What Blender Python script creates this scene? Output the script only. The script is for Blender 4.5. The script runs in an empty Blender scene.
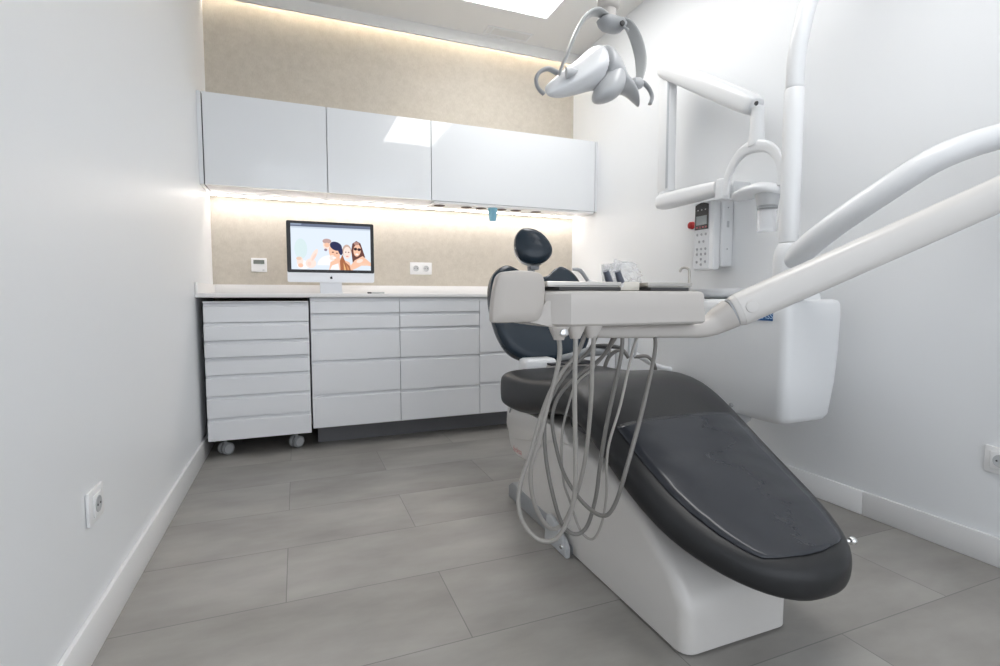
import bpy, bmesh, math, random
from mathutils import Vector, Matrix
random.seed(4)
S = bpy.context.scene
COL = S.collection
PI = math.pi

# ------------------------------------------------------------------ materials
def mat(name, col, rough=0.5, metal=0.0, coat=0.0, spec=0.5, trans=0.0, alpha=1.0, ior=1.45):
    m = bpy.data.materials.new(name); m.use_nodes = True
    b = m.node_tree.nodes['Principled BSDF']
    b.inputs['Base Color'].default_value = (*col, 1)
    b.inputs['Roughness'].default_value = rough
    b.inputs['Metallic'].default_value = metal
    b.inputs['Coat Weight'].default_value = coat
    b.inputs['Coat Roughness'].default_value = 0.03
    b.inputs['Specular IOR Level'].default_value = spec
    b.inputs['Transmission Weight'].default_value = trans
    b.inputs['IOR'].default_value = ior
    b.inputs['Alpha'].default_value = alpha
    return m
def bump(m, scale, strength, detail=3, dist=0.002):
    nt = m.node_tree; b = nt.nodes['Principled BSDF']
    tc = nt.nodes.new('ShaderNodeNewGeometry'); n = nt.nodes.new('ShaderNodeTexNoise')
    n.inputs['Scale'].default_value = scale; n.inputs['Detail'].default_value = detail
    u = nt.nodes.new('ShaderNodeBump'); u.inputs['Strength'].default_value = strength; u.inputs['Distance'].default_value = dist
    nt.links.new(tc.outputs['Position'], n.inputs['Vector']); nt.links.new(n.outputs['Fac'], u.inputs['Height'])
    nt.links.new(u.outputs['Normal'], b.inputs['Normal']); return m
def emit(name, col, strength):
    m = bpy.data.materials.new(name); m.use_nodes = True; nt = m.node_tree
    nt.nodes.remove(nt.nodes['Principled BSDF'])
    e = nt.nodes.new('ShaderNodeEmission'); e.inputs['Color'].default_value = (*col, 1); e.inputs['Strength'].default_value = strength
    nt.links.new(e.outputs[0], nt.nodes['Material Output'].inputs[0]); return m

wall_m = bump(mat('wall_paint', (.80, .815, .83), .42, spec=.45), 60, .05)
ceil_m = mat('ceiling_paint', (.80, .79, .77), .8)
trim_m = mat('trim_white', (.83, .83, .83), .35)
lacq = mat('white_lacquer', (.79, .81, .83), .04, coat=.6)
front_m = mat('drawer_white', (.79, .80, .82), .25)
groove_m = mat('groove_grey', (.42, .43, .46), .5)
carc_m = mat('carcass_white', (.66, .67, .69), .5)
dark_m = mat('dark_cavity', (.055, .055, .06), .7)
kick_m = mat('plinth_grey', (.17, .17, .18), .5)
top_m = mat('countertop_white', (.84, .83, .82), .3)
shell = mat('shell_white', (.64, .62, .595), .28, coat=.25)
shell_c = mat('shell_cool_white', (.76, .77, .78), .28, coat=.25)
panel_m = mat('panel_beige', (.50, .465, .43), .4)
tray_m = mat('tray_shell', (.54, .51, .48), .35)
grey_m = mat('grey_plastic', (.32, .33, .34), .35)
wing_m = mat('wing_grey', (.50, .51, .52), .3, coat=.2)
yoke_m = mat('yoke_grey', (.40, .41, .41), .3, coat=.2)
greyl = mat('light_grey_plastic', (.50, .51, .52), .35)
hose_m = mat('hose_grey', (.34, .325, .30), .4)
hose_d = mat('hose_dark_grey', (.19, .182, .17), .4)
chrome = mat('chrome', (.75, .75, .75), .15, metal=1)
steel = mat('brushed_steel', (.5, .48, .45), .3, metal=1)
uphol = bump(mat('charcoal_upholstery', (.014, .0145, .016), .42, spec=.5), 25, .12)
uphol_b = bump(mat('navy_upholstery', (.014, .026, .040), .26, spec=.55), 25, .1)
cover_m = bump(mat('clear_cover', (.024, .027, .034), .24, spec=.6), 9, .35, 4, .006)
black_m = mat('black_plastic', (.012, .012, .014), .25)
rubber = mat('rubber', (.05, .05, .05), .6)
alum = mat('aluminium', (.72, .73, .75), .35, metal=.35)
glass_m = mat('clear_plastic', (.97, .98, 1.0), .2, trans=.5, alpha=.42)
blue_m = mat('blue_cup', (.25, .52, .66), .4)
bluel_m = mat('blue_label', (.02, .10, .28), .3)
red_m = mat('red_plastic', (.45, .02, .02), .4)
redt_m = mat('red_print', (.45, .12, .14), .5)
brown_m = mat('brown_opening', (.07, .035, .025), .6)
led_warm = emit('led_warm', (1, .91, .79), 380)
led_under = emit('led_under', (1, .93, .88), 15)
led_panel = emit('led_panel', (1, .99, .975), 5.5)

# wallpaper: fine woven beige
wp = mat('woven_wallpaper', (.5, .44, .35), .75)
nt = wp.node_tree; b = nt.nodes['Principled BSDF']
g = nt.nodes.new('ShaderNodeNewGeometry')
mp = nt.nodes.new('ShaderNodeMapping'); mp.inputs['Scale'].default_value = (150, 150, 60)
n1 = nt.nodes.new('ShaderNodeTexNoise'); n1.inputs['Scale'].default_value = 1; n1.inputs['Detail'].default_value = 4
n2 = nt.nodes.new('ShaderNodeTexNoise'); n2.inputs['Scale'].default_value = 28; n2.inputs['Detail'].default_value = 3
ad = nt.nodes.new('ShaderNodeMath'); ad.operation = 'ADD'
mx = nt.nodes.new('ShaderNodeMapRange'); mx.inputs[1].default_value = .6; mx.inputs[2].default_value = 1.4
cr = nt.nodes.new('ShaderNodeMix'); cr.data_type = 'RGBA'
cr.inputs['A'].default_value = (.51, .465, .395, 1); cr.inputs['B'].default_value = (.615, .57, .495, 1)
L = nt.links.new
L(g.outputs['Position'], mp.inputs['Vector']); L(mp.outputs[0], n1.inputs['Vector']); L(g.outputs['Position'], n2.inputs['Vector'])
L(n1.outputs['Fac'], ad.inputs[0]); L(n2.outputs['Fac'], ad.inputs[1]); L(ad.outputs[0], mx.inputs[0]); L(mx.outputs[0], cr.inputs['Factor'])
L(cr.outputs['Result'], b.inputs['Base Color'])

# floor: long grey stone tiles 0.90 x 0.3415 m laid with half offset
fl = mat('stone_tile_floor', (.3, .3, .3), .36, spec=.45)
nt = fl.node_tree; b = nt.nodes['Principled BSDF']; L = nt.links.new
def M(op, a, b_=None, c=None):
    n = nt.nodes.new('ShaderNodeMath'); n.operation = op
    for i, v in enumerate((a, b_, c)):
        if v is None: continue
        if isinstance(v, (int, float)): n.inputs[i].default_value = v
        else: L(v, n.inputs[i])
    return n.outputs[0]
g = nt.nodes.new('ShaderNodeNewGeometry'); sx = nt.nodes.new('ShaderNodeSeparateXYZ'); L(g.outputs['Position'], sx.inputs[0])
ry = M('DIVIDE', M('SUBTRACT', sx.outputs[1], 1.54), .3415); row = M('FLOOR', ry); fy = M('SUBTRACT', ry, row)
odd = M('FLOORED_MODULO', row, 2)
rx = M('DIVIDE', M('SUBTRACT', M('ADD', sx.outputs[0], .05), M('MULTIPLY', odd, .45)), .90); cx = M('FLOOR', rx); fx = M('SUBTRACT', rx, cx)
dx = M('MULTIPLY', M('MINIMUM', fx, M('SUBTRACT', 1, fx)), .90); dy = M('MULTIPLY', M('MINIMUM', fy, M('SUBTRACT', 1, fy)), .3415)
seam = M('LESS_THAN', M('MINIMUM', dx, dy), .0014)
wn = nt.nodes.new('ShaderNodeTexWhiteNoise'); wn.noise_dimensions = '2D'
cb = nt.nodes.new('ShaderNodeCombineXYZ'); L(row, cb.inputs[0]); L(cx, cb.inputs[1]); L(cb.outputs[0], wn.inputs['Vector'])
va = nt.nodes.new('ShaderNodeVectorMath'); va.operation = 'MULTIPLY_ADD'
L(wn.outputs['Color'], va.inputs[0]); va.inputs[1].default_value = (9, 9, 9); L(g.outputs['Position'], va.inputs[2])
ms = nt.nodes.new('ShaderNodeMapping'); ms.inputs['Scale'].default_value = (1.0, 2.2, 1); ms.inputs['Rotation'].default_value = (0, 0, .35); L(va.outputs[0], ms.inputs['Vector'])
nn = nt.nodes.new('ShaderNodeTexNoise'); nn.inputs['Scale'].default_value = 2.6; nn.inputs['Detail'].default_value = 6; nn.inputs['Roughness'].default_value = .55; L(ms.outputs[0], nn.inputs['Vector'])
fac = M('ADD', M('MULTIPLY', nn.outputs['Fac'], 1.5), M('MULTIPLY', wn.outputs['Value'], .22)); fac = M('SUBTRACT', fac, .36)
mc = nt.nodes.new('ShaderNodeMix'); mc.data_type = 'RGBA'; L(fac, mc.inputs['Factor'])
mc.inputs['A'].default_value = (.21, .198, .182, 1); mc.inputs['B'].default_value = (.40, .385, .36, 1)
m2 = nt.nodes.new('ShaderNodeMix'); m2.data_type = 'RGBA'; L(M('MULTIPLY', seam, .6), m2.inputs['Factor']); L(mc.outputs['Result'], m2.inputs['A'])
m2.inputs['B'].default_value = (.10, .10, .10, 1); L(m2.outputs['Result'], b.inputs['Base Color'])

# ------------------------------------------------------------------ object helpers
WL = {}   # world location of each object
def link(name, me, mats, parent=None, sharp=35, smooth=True):
    c = Vector((0, 0, 0))
    if me.vertices:
        xs = [v.co for v in me.vertices]
        c = Vector([(min(p[i] for p in xs) + max(p[i] for p in xs)) / 2 for i in range(3)])
    me.transform(Matrix.Translation(-c))
    idx = [p.material_index for p in me.polygons]
    me.materials.clear()
    for m in (mats if isinstance(mats, (list, tuple)) else [mats]): me.materials.append(m)
    if isinstance(mats, (list, tuple)):
        for p, i in zip(me.polygons, idx): p.material_index = i
    if smooth:
        me.shade_smooth(); me.set_sharp_from_angle(angle=math.radians(sharp))
    o = bpy.data.objects.new(name, me); COL.objects.link(o)
    WL[o] = c
    if parent is not None:
        o.parent = parent; o.location = c - WL[parent]
    else: o.location = c
    return o
def obj(name, bm, mats, parent=None, sharp=35, smooth=True):
    bmesh.ops.remove_doubles(bm, verts=bm.verts, dist=1e-6)
    bmesh.ops.recalc_face_normals(bm, faces=bm.faces)
    me = bpy.data.meshes.new(name); bm.to_mesh(me); bm.free()
    return link(name, me, mats, parent, sharp, smooth)
def tag(o, label, cat, group=None):
    o['label'] = label; o['category'] = cat
    if group: o['group'] = group
    return o
def thing(name, label, cat, loc, group=None):
    o = bpy.data.objects.new(name, None); COL.objects.link(o); o.location = loc; o.empty_display_size = .1
    WL[o] = Vector(loc); return tag(o, label, cat, group)
def struct(name, bm, m, **k):
    o = obj(name, bm, m, **k); o['kind'] = 'structure'; return o
def subsurf(o, n=1):
    s = o.modifiers.new('sub', 'SUBSURF'); s.levels = n; s.render_levels = n; return o

def box(bm, x0, x1, y0, y1, z0, z1, r=0, seg=2, mi=0):
    t = bmesh.new()
    vs = [t.verts.new((x, y, z)) for x in (x0, x1) for y in (y0, y1) for z in (z0, z1)]
    for f in ((0, 1, 3, 2), (4, 6, 7, 5), (0, 4, 5, 1), (2, 3, 7, 6), (0, 2, 6, 4), (1, 5, 7, 3)): t.faces.new([vs[i] for i in f])
    if r: bmesh.ops.bevel(t, geom=t.edges[:], offset=r, segments=seg, profile=.5, affect='EDGES')
    for f in t.faces: f.material_index = mi
    merge(bm, t); return bm
def merge(bm, t):
    bmesh.ops.recalc_face_normals(t, faces=t.faces)
    me = bpy.data.meshes.new('tmp'); t.to_mesh(me); t.free(); bm.from_mesh(me); bpy.data.meshes.remove(me)
def B(*a, **k): return box(bmesh.new(), *a, **k)
def loft(rings, caps=True, closed=True):
    t = bmesh.new(); R = [[t.verts.new(p) for p in r] for r in rings]; n = len(R[0])
    for a, b_ in zip(R, R[1:]):
        for i in range(n if closed else n - 1):
            j = (i + 1) % n; t.faces.new((a[i], a[j], b_[j], b_[i]))
    if caps and closed:
        t.faces.new(R[0]); t.faces.new(R[-1][::-1])
    return t
def catmull(P, n=6, closed=False):
    P = [Vector(p) for p in P]; out = []; N = len(P)
    for i in range(N if closed else N - 1):
        if closed: a, b_, c, d = P[i - 1], P[i], P[(i + 1) % N], P[(i + 2) % N]
        else: a, b_, c, d = P[max(i - 1, 0)], P[i], P[i + 1], P[min(i + 2, N - 1)]
        for k in range(n):
            t = k / n
            out.append(.5 * ((2 * b_) + (c - a) * t + (2 * a - 5 * b_ + 4 * c - d) * t * t + (3 * b_ - a - 3 * c + d) * t ** 3))
    if not closed: out.append(P[-1])
    return out
def tube(P, r, n=6, seg=12, aspect=1.0, up=None, power=2.0, smooth=True):
    """swept tube; r = radius or list of radii (per control point); aspect scales the binormal axis"""
    ctrl = [Vector(p) for p in P]; rr = r if isinstance(r, (list, tuple)) else [r] * len(ctrl)
    Q = catmull([(*p,) for p in ctrl], n) if smooth else ctrl
    R4 = [v.x for v in catmull([(x, 0, 0) for x in rr], n)] if smooth else rr
    rings = []; T0 = None; N = None
    for i, p in enumerate(Q):
        T = (Q[min(i + 1, len(Q) - 1)] - Q[max(i - 1, 0)]).normalized()
        if N is None:
            u = Vector(up) if up else (Vector((0, 0, 1)) if abs(T.z) < .9 else Vector((1, 0, 0)))
            N = (u - T * u.dot(T)).normalized()
        else:
            if up: N = Vector(up)
            N = (N - T * N.dot(T)).normalized()
        Bn = T.cross(N); ring = []
        for k in range(seg):
            a = 2 * PI * k / seg; c, s = math.cos(a), math.sin(a)
            e = 2 / power
            c = math.copysign(abs(c) ** e, c); s = math.copysign(abs(s) ** e, s)
            ring.append(p + N * (R4[i] * c) + Bn * (R4[i] * aspect * s))
        rings.append(ring)
    return loft(rings)
def cyl(c, r, h, axis='z', seg=24, r2=None, bev=0):
    """solid of revolution along an axis from c"""
    ax = {'x': Vector((1, 0, 0)), 'y': Vector((0, 1, 0)), 'z': Vector((0, 0, 1))}[axis] if isinstance(axis, str) else Vector(axis).normalized()
    prof = [(0, r), (h, r if r2 is None else r2)]
    if bev: prof = [(0, r - bev), (bev, r), (h - bev, (r if r2 is None else r2)), (h, (r if r2 is None else r2) - bev)]
    return lathe(c, ax, prof, seg)
def lathe(c, ax, prof, seg=24):
    ax = Vector(ax).normalized(); u = ax.orthogonal().normalized(); v = ax.cross(u); c = Vector(c)
    return loft([[c + ax * h + (u * math.cos(2 * PI * k / seg) + v * math.sin(2 * PI * k / seg)) * r for k in range(seg)] for h, r in prof])
def ell(c, rx, ry, rz, seg=24, rings=12, power=2):
    R = []
    for i in range(1, rings):
        a = -PI / 2 + PI * i / rings
        R.append([(c[0] + rx * math.cos(a) * math.cos(2 * PI * k / seg), c[1] + ry * math.cos(a) * math.sin(2 * PI * k / seg), c[2] + rz * math.sin(a)) for k in range(seg)])
    return loft(R)
def add(*ts):
    bm = ts[0]
    for t in ts[1:]: merge(bm, t)
    return bm
def pillow(outline, origin, u, v, n, rings, pts=5):
    """outline: closed list of (s,t); rings: list of (scale, height) from back to front"""
    O = catmull([(a, b_, 0) for a, b_ in outline], pts, closed=True)
    cx = sum(p.x for p in O) / len(O); cy = sum(p.y for p in O) / len(O)
    o, u, v, n = Vector(origin), Vector(u).normalized(), Vector(v).normalized(), Vector(n).normalized()
    return loft([[o + u * (cx + (p.x - cx) * s) + v * (cy + (p.y - cy) * s) + n * h for p in O] for s, h in rings])
def prism_x(prof, x0, x1, r=0, seg=3):
    """profile of (y,z) extruded along x"""
    t = bmesh.new(); a = [t.verts.new((x0, y, z)) for y, z in prof]; b_ = [t.verts.new((x1, y, z)) for y, z in prof]
    t.faces.new(a); t.faces.new(b_[::-1]); n = len(prof)
    for i in range(n): t.faces.new((a[i], a[(i + 1) % n], b_[(i + 1) % n], b_[i]))
    bmesh.ops.recalc_face_normals(t, faces=t.faces)
    if r: bmesh.ops.bevel(t, geom=t.edges[:], offset=r, segments=seg, profile=.5, affect='EDGES')
    return t
def text(name, s, size, M4, m, parent, ext=.0004):
    cu = bpy.data.curves.new(name, 'FONT'); cu.body = s; cu.size = size; cu.extrude = ext; cu.align_x = 'CENTER'; cu.align_y = 'CENTER'
    o = bpy.data.objects.new('tmp', cu); COL.objects.link(o)
    dg = bpy.context.evaluated_depsgraph_get(); me = bpy.data.meshes.new_from_object(o.evaluated_get(dg))
    bpy.data.objects.remove(o); bpy.data.curves.remove(cu); me.transform(M4)
    return link(name, me, m, parent, smooth=False)
def frame(o, u, v):
    u = Vector(u).normalized(); v = Vector(v).normalized(); n = u.cross(v); o = Vector(o)
    return Matrix(((u.x, v.x, n.x, o.x), (u.y, v.y, n.y, o.y), (u.z, v.z, n.z, o.z), (0, 0, 0, 1)))

# ------------------------------------------------------------------ the room
X0, X1, YB, YF, ZC = -.489, 2.103, 3.70, -1.5, 2.75
struct('floor', B(X0 - .1, X1 + .1, YF, YB + .1, -.05, 0), fl, smooth=False)
struct('wall_left', B(X0 - .1, X0, YF, YB + .1, 0, ZC + .15), wall_m, smooth=False)
struct('wall_right', B(X1, X1 + .1, YF, YB + .1, 0, ZC + .15), wall_m, smooth=False)
struct('wall_back', B(X0, X1, YB, YB + .1, 0, ZC + .15), wp, smooth=False)
# ceiling with two square openings for the light panels
PX0, PX1 = 1.015, 1.63
PY = ((.24, 1.44), (2.03, 3.235))
cb_ = bmesh.new()
box(cb_, X0, PX0, YF, 3.60, ZC, ZC + .08); box(cb_, PX1, X1, YF, 3.60, ZC, ZC + .08)
ys = [YF, PY[0][0], PY[0][1], PY[1][0], PY[1][1], 3.60]
for i in (0, 2, 4): box(cb_, PX0, PX1, ys[i], ys[i + 1], ZC, ZC + .08)
box(cb_, X0, X1, 3.60, YB, ZC + .13, ZC + .15)      # roof of the light cove
box(cb_, X0, X1, 3.58, 3.60, ZC + .08, ZC + .15)
struct('ceiling', cb_, ceil_m, smooth=False)
struct('trim_1', B(X0, X1, 3.60, 3.62, 2.675, 2.752), ceil_m, smooth=False)
bl = bmesh.new(); box(bl, X0, X0 + .013, YF, 3.66, 0, .107, r=.003)
struct('baseboard_left', bl, trim_m)
br = bmesh.new(); box(br, X1 - .013, X1, YF, 1.321, 0, .097, r=.003); box(br, X1 - .013, X1, 1.3225, 3.05, 0, .097, r=.003)
struct('baseboard_right', br, trim_m)

# ceiling light panels
for i, (a, b_) in enumerate(PY):
    t = thing('ceiling_light', ('recessed white rectangular light panel in the ceiling nearest the back wall', 'recessed light panel mirrored in the glossy wall cabinet doors')[i], 'ceiling light', ((PX0 + PX1) / 2, (a + b_) / 2, ZC), 'recessed ceiling panels')
    f = bmesh.new()
    box(f, PX0 + .0005, PX0 + .012, a + .0005, b_ - .0005, ZC - .004, ZC + .045); box(f, PX1 - .012, PX1 - .0005, a + .0005, b_ - .0005, ZC - .004, ZC + .045)
    box(f, PX0 + .012, PX1 - .012, a + .0005, a + .012, ZC - .004, ZC + .045); box(f, PX0 + .012, PX1 - .012, b_ - .012, b_ - .0005, ZC - .004, ZC + .045)
    obj('frame', f, trim_m, t, smooth=False)
    obj('diffuser', B(PX0 + .012, PX1 - .012, a + .012, b_ - .012, ZC + .002, ZC + .012), led_panel, t, smooth=False)
# LED strip in the cove
cs = thing('cove_light', 'warm strip light hidden behind the ceiling edge above the beige wall', 'strip light', ((X0 + X1) / 2, 3.65, ZC + .06))
obj('channel', B(X0 + .02, X1 - .02, 3.62, 3.66, ZC + .0, ZC + .012), alum, cs, smooth=False)
obj('diffuser', B(X0 + .02, X1 - .02, 3.628, 3.652, ZC + .012, ZC + .02), led_warm, cs, smooth=False)
# ceiling vent
v = thing('ceiling_vent', 'small rectangular white vent grille in the ceiling by the light panel', 'vent', (1.46, 3.505, ZC))
f = bmesh.new()
for a in ((1.285, 1.625, 3.45, 3.46), (1.285, 1.625, 3.55, 3.56), (1.285, 1.297, 3.46, 3.55), (1.613, 1.625, 3.46, 3.55), (1.326, 1.334, 3.46, 3.55)): box(f, *a, ZC - .006, ZC)
obj('frame', f, trim_m, v, smooth=False)
s_ = bmesh.new()
for i in range(7): box(s_, 1.297, 1.613, 3.464 + .0125 * i, 3.470 + .0125 * i, ZC - .005, ZC - .001)
obj('slats', s_, ceil_m, v, smooth=False)

# ------------------------------------------------------------------ base cabinets
YFR = 3.055
def drawer(parent, x0, x1, z0, z1, yf=YFR, name='drawer'):
    """front with a recessed finger channel along its top"""
    bm = bmesh.new(); box(bm, x0 + .0015, x1 - .0015, yf, yf + .02, z0 + .001, z1 - .020, r=.0012, seg=1)
    # sloping lip and back of channel
    t = bmesh.new(); p = [(yf + .0015, z1 - .021), (yf + .012, z1 - .013), (yf + .014, z1 - .002), (yf + .02, z1 - .002), (yf + .02, z1 - .021)]
    merge(bm, prism_x(p, x0 + .0015, x1 - .0015)); t.free()
    for f_ in bm.faces:
        pass
    return obj(name, bm, front_m, parent, smooth=False)
units = [((.0695, .570), (.126, .318, .511, .690, .780, .861), 'white five-drawer base cabinet directly right of the rolling drawer cart'),
         ((.570, 1.075), (.126, .315, .511, .692, .782, .861), 'white five-drawer base cabinet second from the rolling cart, left of the backrest'),
         ((1.075, 1.585), (.126, .325, .520, .861), 'white three-drawer base cabinet partly hidden behind the dental chair backrest'),
         ((1.585, 2.095), (.126, .325, .520, .861), 'white three-drawer base cabinet in the right corner behind the instrument tray')]
for (a, b_), zs, lab in units:
    u = thing('base_cabinet', lab, 'cabinet', ((a + b_) / 2, 3.4, .12), 'fixed base cabinets under the countertop')
    obj('body', B(a + .0005, b_ - .0005, YFR + .022, 3.68, .12, .870), carc_m, u, smooth=False)
    for z0, z1 in zip(zs, zs[1:]): drawer(u, a, b_, z0, z1 if z1 < .86 else z1 + .006)
tag(obj('plinth', B(.10, 2.10, 3.215, 3.235, 0, .1195), kick_m, smooth=False), 'dark grey plinth board running under the fixed base cabinets', 'plinth')
# countertop
ct = thing('countertop', 'long white worktop with upstand along the back wall', 'worktop', (.8, 3.38, .871))
obj('slab', B(X0 + .001, X1 - .001, 3.045, 3.699, .871, .893, r=.002), top_m, ct)
obj('upstand', B(X0 + .001, X1 - .001, 3.678, 3.699, .8935, .952, r=.002), top_m, ct)
obj('upstand', B(X0 + .001, X0 + .014, 3.05, 3.677, .8935, .950, r=.002), top_m, ct)

# rolling drawer cart
ca = thing('drawer_cart', 'white seven-drawer rolling cart parked under the left end of the worktop', 'cart', (-.2, 3.35, 0))
cx0, cx1, cy = -.456, .0625, 3.05
obj('body', B(cx0 + .002, cx1 - .002, cy + .022, 3.62, .104, .843, r=.002), carc_m, ca)
obj('top_panel', B(cx0, cx1, cy - .004, 3.62, .8435, .850, r=.002), front_m, ca)
zs = (.104, .228, .346, .458, .553, .643, .738, .842)
for i, (z0, z1) in enumerate(zip(zs, zs[1:])): drawer(ca, cx0, cx1, z0, z1, cy - (.006 if i in (4, 5) else 0))
for (x, y) in ((-.385, 3.17), (-.02, 3.17), (-.385, 3.54), (-.02, 3.54)):
    c = obj('caster', add(B(x - .02, x + .02, y - .03, y + .03, .088, .1035, r=.003), B(x - .008, x + .008, y - .034, y + .006, .03, .09, r=.004)), grey_m, ca)
    a_ = Vector((.62, -.78, 0)).normalized(); o_ = Vector((x, y - .01, .035))
    for q in (-1, 1):
        w = obj('wheel', lathe(o_ + a_ * q * .008, a_ * q, [(0, .030), (.004, .0345), (.016, .0345), (.020, .031)]), grey_m, c)
        k = obj('hub_cap', lathe(o_ + a_ * q * .0282, a_ * q, [(0, .025), (.003, .022), (.0035, .008)]), greyl, c)

# ------------------------------------------------------------------ wall cabinets
ZU0, ZU1, YU = 1.506, 2.016, 3.335
for (a, b_, lab) in ((-.463, .196, 'glossy white wall cabinet, leftmost, above the thermostat'), (.196, .842, 'glossy white wall cabinet, the middle one, above the computer'), (.842, 2.085, 'long glossy white wall cabinet, rightmost, over the cup holes')):
    u = thing('wall_cabinet', lab, 'cabinet', ((a + b_) / 2, 3.5, ZU0), 'glossy wall cabinets')
    obj('body', B(a + .0005, b_ - .0005, YU + .0215, 3.698, ZU0 + .004, ZU1), carc_m, u, smooth=False)
    obj('door', B(a + .0025, b_ - .0025, YU, YU + .02, ZU0, ZU1, r=.0008, seg=1), lacq, u, smooth=False)
tag(obj('filler_panel', B(X0 + .001, -.4665, YU, 3.698, ZU0, ZU1), lacq, smooth=False), 'narrow white filler strip between the left wall and the leftmost wall cabinet', 'panel')
tag(obj('filler_panel', B(2.088, X1 - .001, YU + .001, 3.698, ZU0, ZU1), lacq, smooth=False), 'narrow white filler strip between the rightmost wall cabinet and the right wall', 'panel')
ul = thing('under_cabinet_light', 'strip light glowing under the wall cabinets onto the beige wall', 'strip light', (.8, 3.62, 1.5))
obj('channel', B(X0 + .01, X1 - .01, 3.60, 3.64, 1.5035, 1.5095), trim_m, ul, smooth=False)
obj('diffuser', B(X0 + .01, X1 - .01, 3.602, 3.638, 1.499, 1.5033), led_under, ul, smooth=False)
# cup dispenser panel
dp = thing('dispenser_panel', 'white board with round brown holes under the rightmost wall cabinet', 'dispenser', (1.45, 3.40, 1.49))
obj('board', B(.86, 2.08, 3.34, 3.50, 1.4905, 1.505, r=.002), trim_m, dp)
for x in (.893, 1.083, 1.191, 1.341, 1.454, 1.613):
    k = obj('hole_ring', lathe((x + .02, 3.405, 1.4905), (0, 0, -1), [(0, .043), (.003, .042), (.004, .040), (.002, .039)]), trim_m, dp)
    obj('hole', lathe((x + .02, 3.405, 1.489), (0, 0, -1), [(0, .039), (.003, .038), (.005, .02)]), brown_m, k)
cup = tag(obj('paper_cup', lathe((1.292, 3.39, 1.492), (0, 0, -1), [(-.003, .040), (0, .036), (.004, .034), (.085, .0235), (.088, .021), (.084, .019)]), blue_m), 'pale blue cup hanging down from the board under the wall cabinet', 'cup')

# ------------------------------------------------------------------ wall fittings
def socket(c, n, w, h, label, count=1):
    """c centre on wall, n outward normal; w along the wall"""
    n = Vector(n); u = Vector((0, 0, 1)).cross(n)
    t = thing('wall_socket', label, 'socket', c)
    def slab(w_, h_, d0, d1, off=0, r=.003):
        q = bmesh.new(); box(q, -w_ / 2 + off, w_ / 2 + off, d0, d1, -h_ / 2, h_ / 2, r=r)
        Mx = Matrix(((u.x, n.x, 0, c[0]), (u.y, n.y, 0, c[1]), (u.z, n.z, 1, c[2]), (0, 0, 0, 1)))
        bmesh.ops.transform(q, matrix=Mx, verts=q.verts); return q
    obj('plate', slab(w, h, .0005, .009), trim_m, t)
    for k in range(count):
        off = (k - (count - 1) / 2) * .075
        p = obj('insert', slab(.056, .056, .009, .0125, off), trim_m, t)
        cc = Vector(c) + u * off + n * .0126
        obj('well', lathe(cc, n, [(0, .021), (.0012, .020), (.0004, .018)]), greyl, p)
        for s in (-1, 1): obj('pin_hole', lathe(cc + n * .0012 + u * (s * .0095), n, [(0, .003), (.0006, .0028)], 10), dark_m, p)
socket((X0, 1.54, .358), (1, 0, 0), .100, .084, 'white power socket low on the left wall near the camera')
socket((X1, .903, .348), (-1, 0, 0), .088, .088, 'white power socket low on the right wall at the edge of view')
socket((.8485, YB, 1.078), (0, -1, 0), .160, .088, 'double white power socket on the beige wall right of the computer', 2)
th = thing('thermostat', 'small white square thermostat with dark display on the beige wall', 'thermostat', (-.22, YB, 1.08))
obj('housing', B(-.266, -.174, 3.682, 3.6995, 1.035, 1.124, r=.003), trim_m, th)
obj('display', B(-.252, -.188, 3.680, 3.6818, 1.086, 1.112), mat('lcd_green_grey', (.16, .18, .16), .3), th, smooth=False)
obj('button', B(-.200, -.188, 3.680, 3.6818, 1.044, 1.050), greyl, th, smooth=False)

# ------------------------------------------------------------------ computer
pc = thing('desktop_computer', 'all-in-one computer with silver chin showing a group photo, on the worktop', 'computer', (.216, 3.46, .893))
hx0, hx1 = -.048, .480
def rrect(x0, x1, z0, z1, r, k=5):
    o = []
    for cx_, cz, a0 in ((x1 - r, z1 - r, 0), (x0 + r, z1 - r, 90), (x0 + r, z0 + r, 180), (x1 - r, z0 + r, 270)):
        for i in range(k + 1):
            a = math.radians(a0 + 90 * i / k); o.append((cx_ + r * math.cos(a), cz + r * math.sin(a)))
    return o
def flat(pts, y, th_=.0003):
    return loft([[(x, y, z) for x, z in pts], [(x, y + th_, z) for x, z in pts]])
body = loft([[(x, 3.45, z) for x, z in rrect(hx0, hx1, .965, 1.345, .012)], [(x, 3.456, z) for x, z in rrect(hx0, hx1, .965, 1.345, .012)], [(.216 + (x - .216) * .8, 3.475, 1.155 + (z - 1.155) * .8) for x, z in rrect(hx0, hx1, .965, 1.345, .012)], [(.216 + (x - .216) * .4, 3.49, 1.155 + (z - 1.155) * .4) for x, z in rrect(hx0, hx1, .965, 1.345, .012)]])
obj('housing', body, alum, pc)
obj('bezel', flat(rrect(hx0, hx1, 1.026, 1.3455, .010), 3.4488, .001), black_m, pc, smooth=False)
scr = bmesh.new(); SC = []
def blob(cx_, cz, rx_, rz_, layer, col, rot=0, seg=20, a0=0, a1=360):
    pts = []
    full = abs(a1 - a0) >= 360
    for i in range(seg if full else seg + 1):
        a = math.radians(a0 + (a1 - a0) * i / seg); x = rx_ * math.cos(a); z = rz_ * math.sin(a); r_ = math.radians(rot)
        pts.append((cx_ + x * math.cos(r_) - z * math.sin(r_), cz + x * math.sin(r_) + z * math.cos(r_)))
    poly(pts, layer, col)
def poly(pts, layer, col):
    if col not in SC: SC.append(col)
    vs = [scr.verts.new((x, 3.4482 - layer * .00012, z)) for x, z in pts]
    f_ = scr.faces.new(vs); f_.material_index = SC.index(col)
def px(x, y): # picture coordinates 0..76 x 0..40 of the photo on the screen
    return hx0 + .0245 + x * (.482 / 76), 1.329 - y * (.284 / 40)
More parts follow.
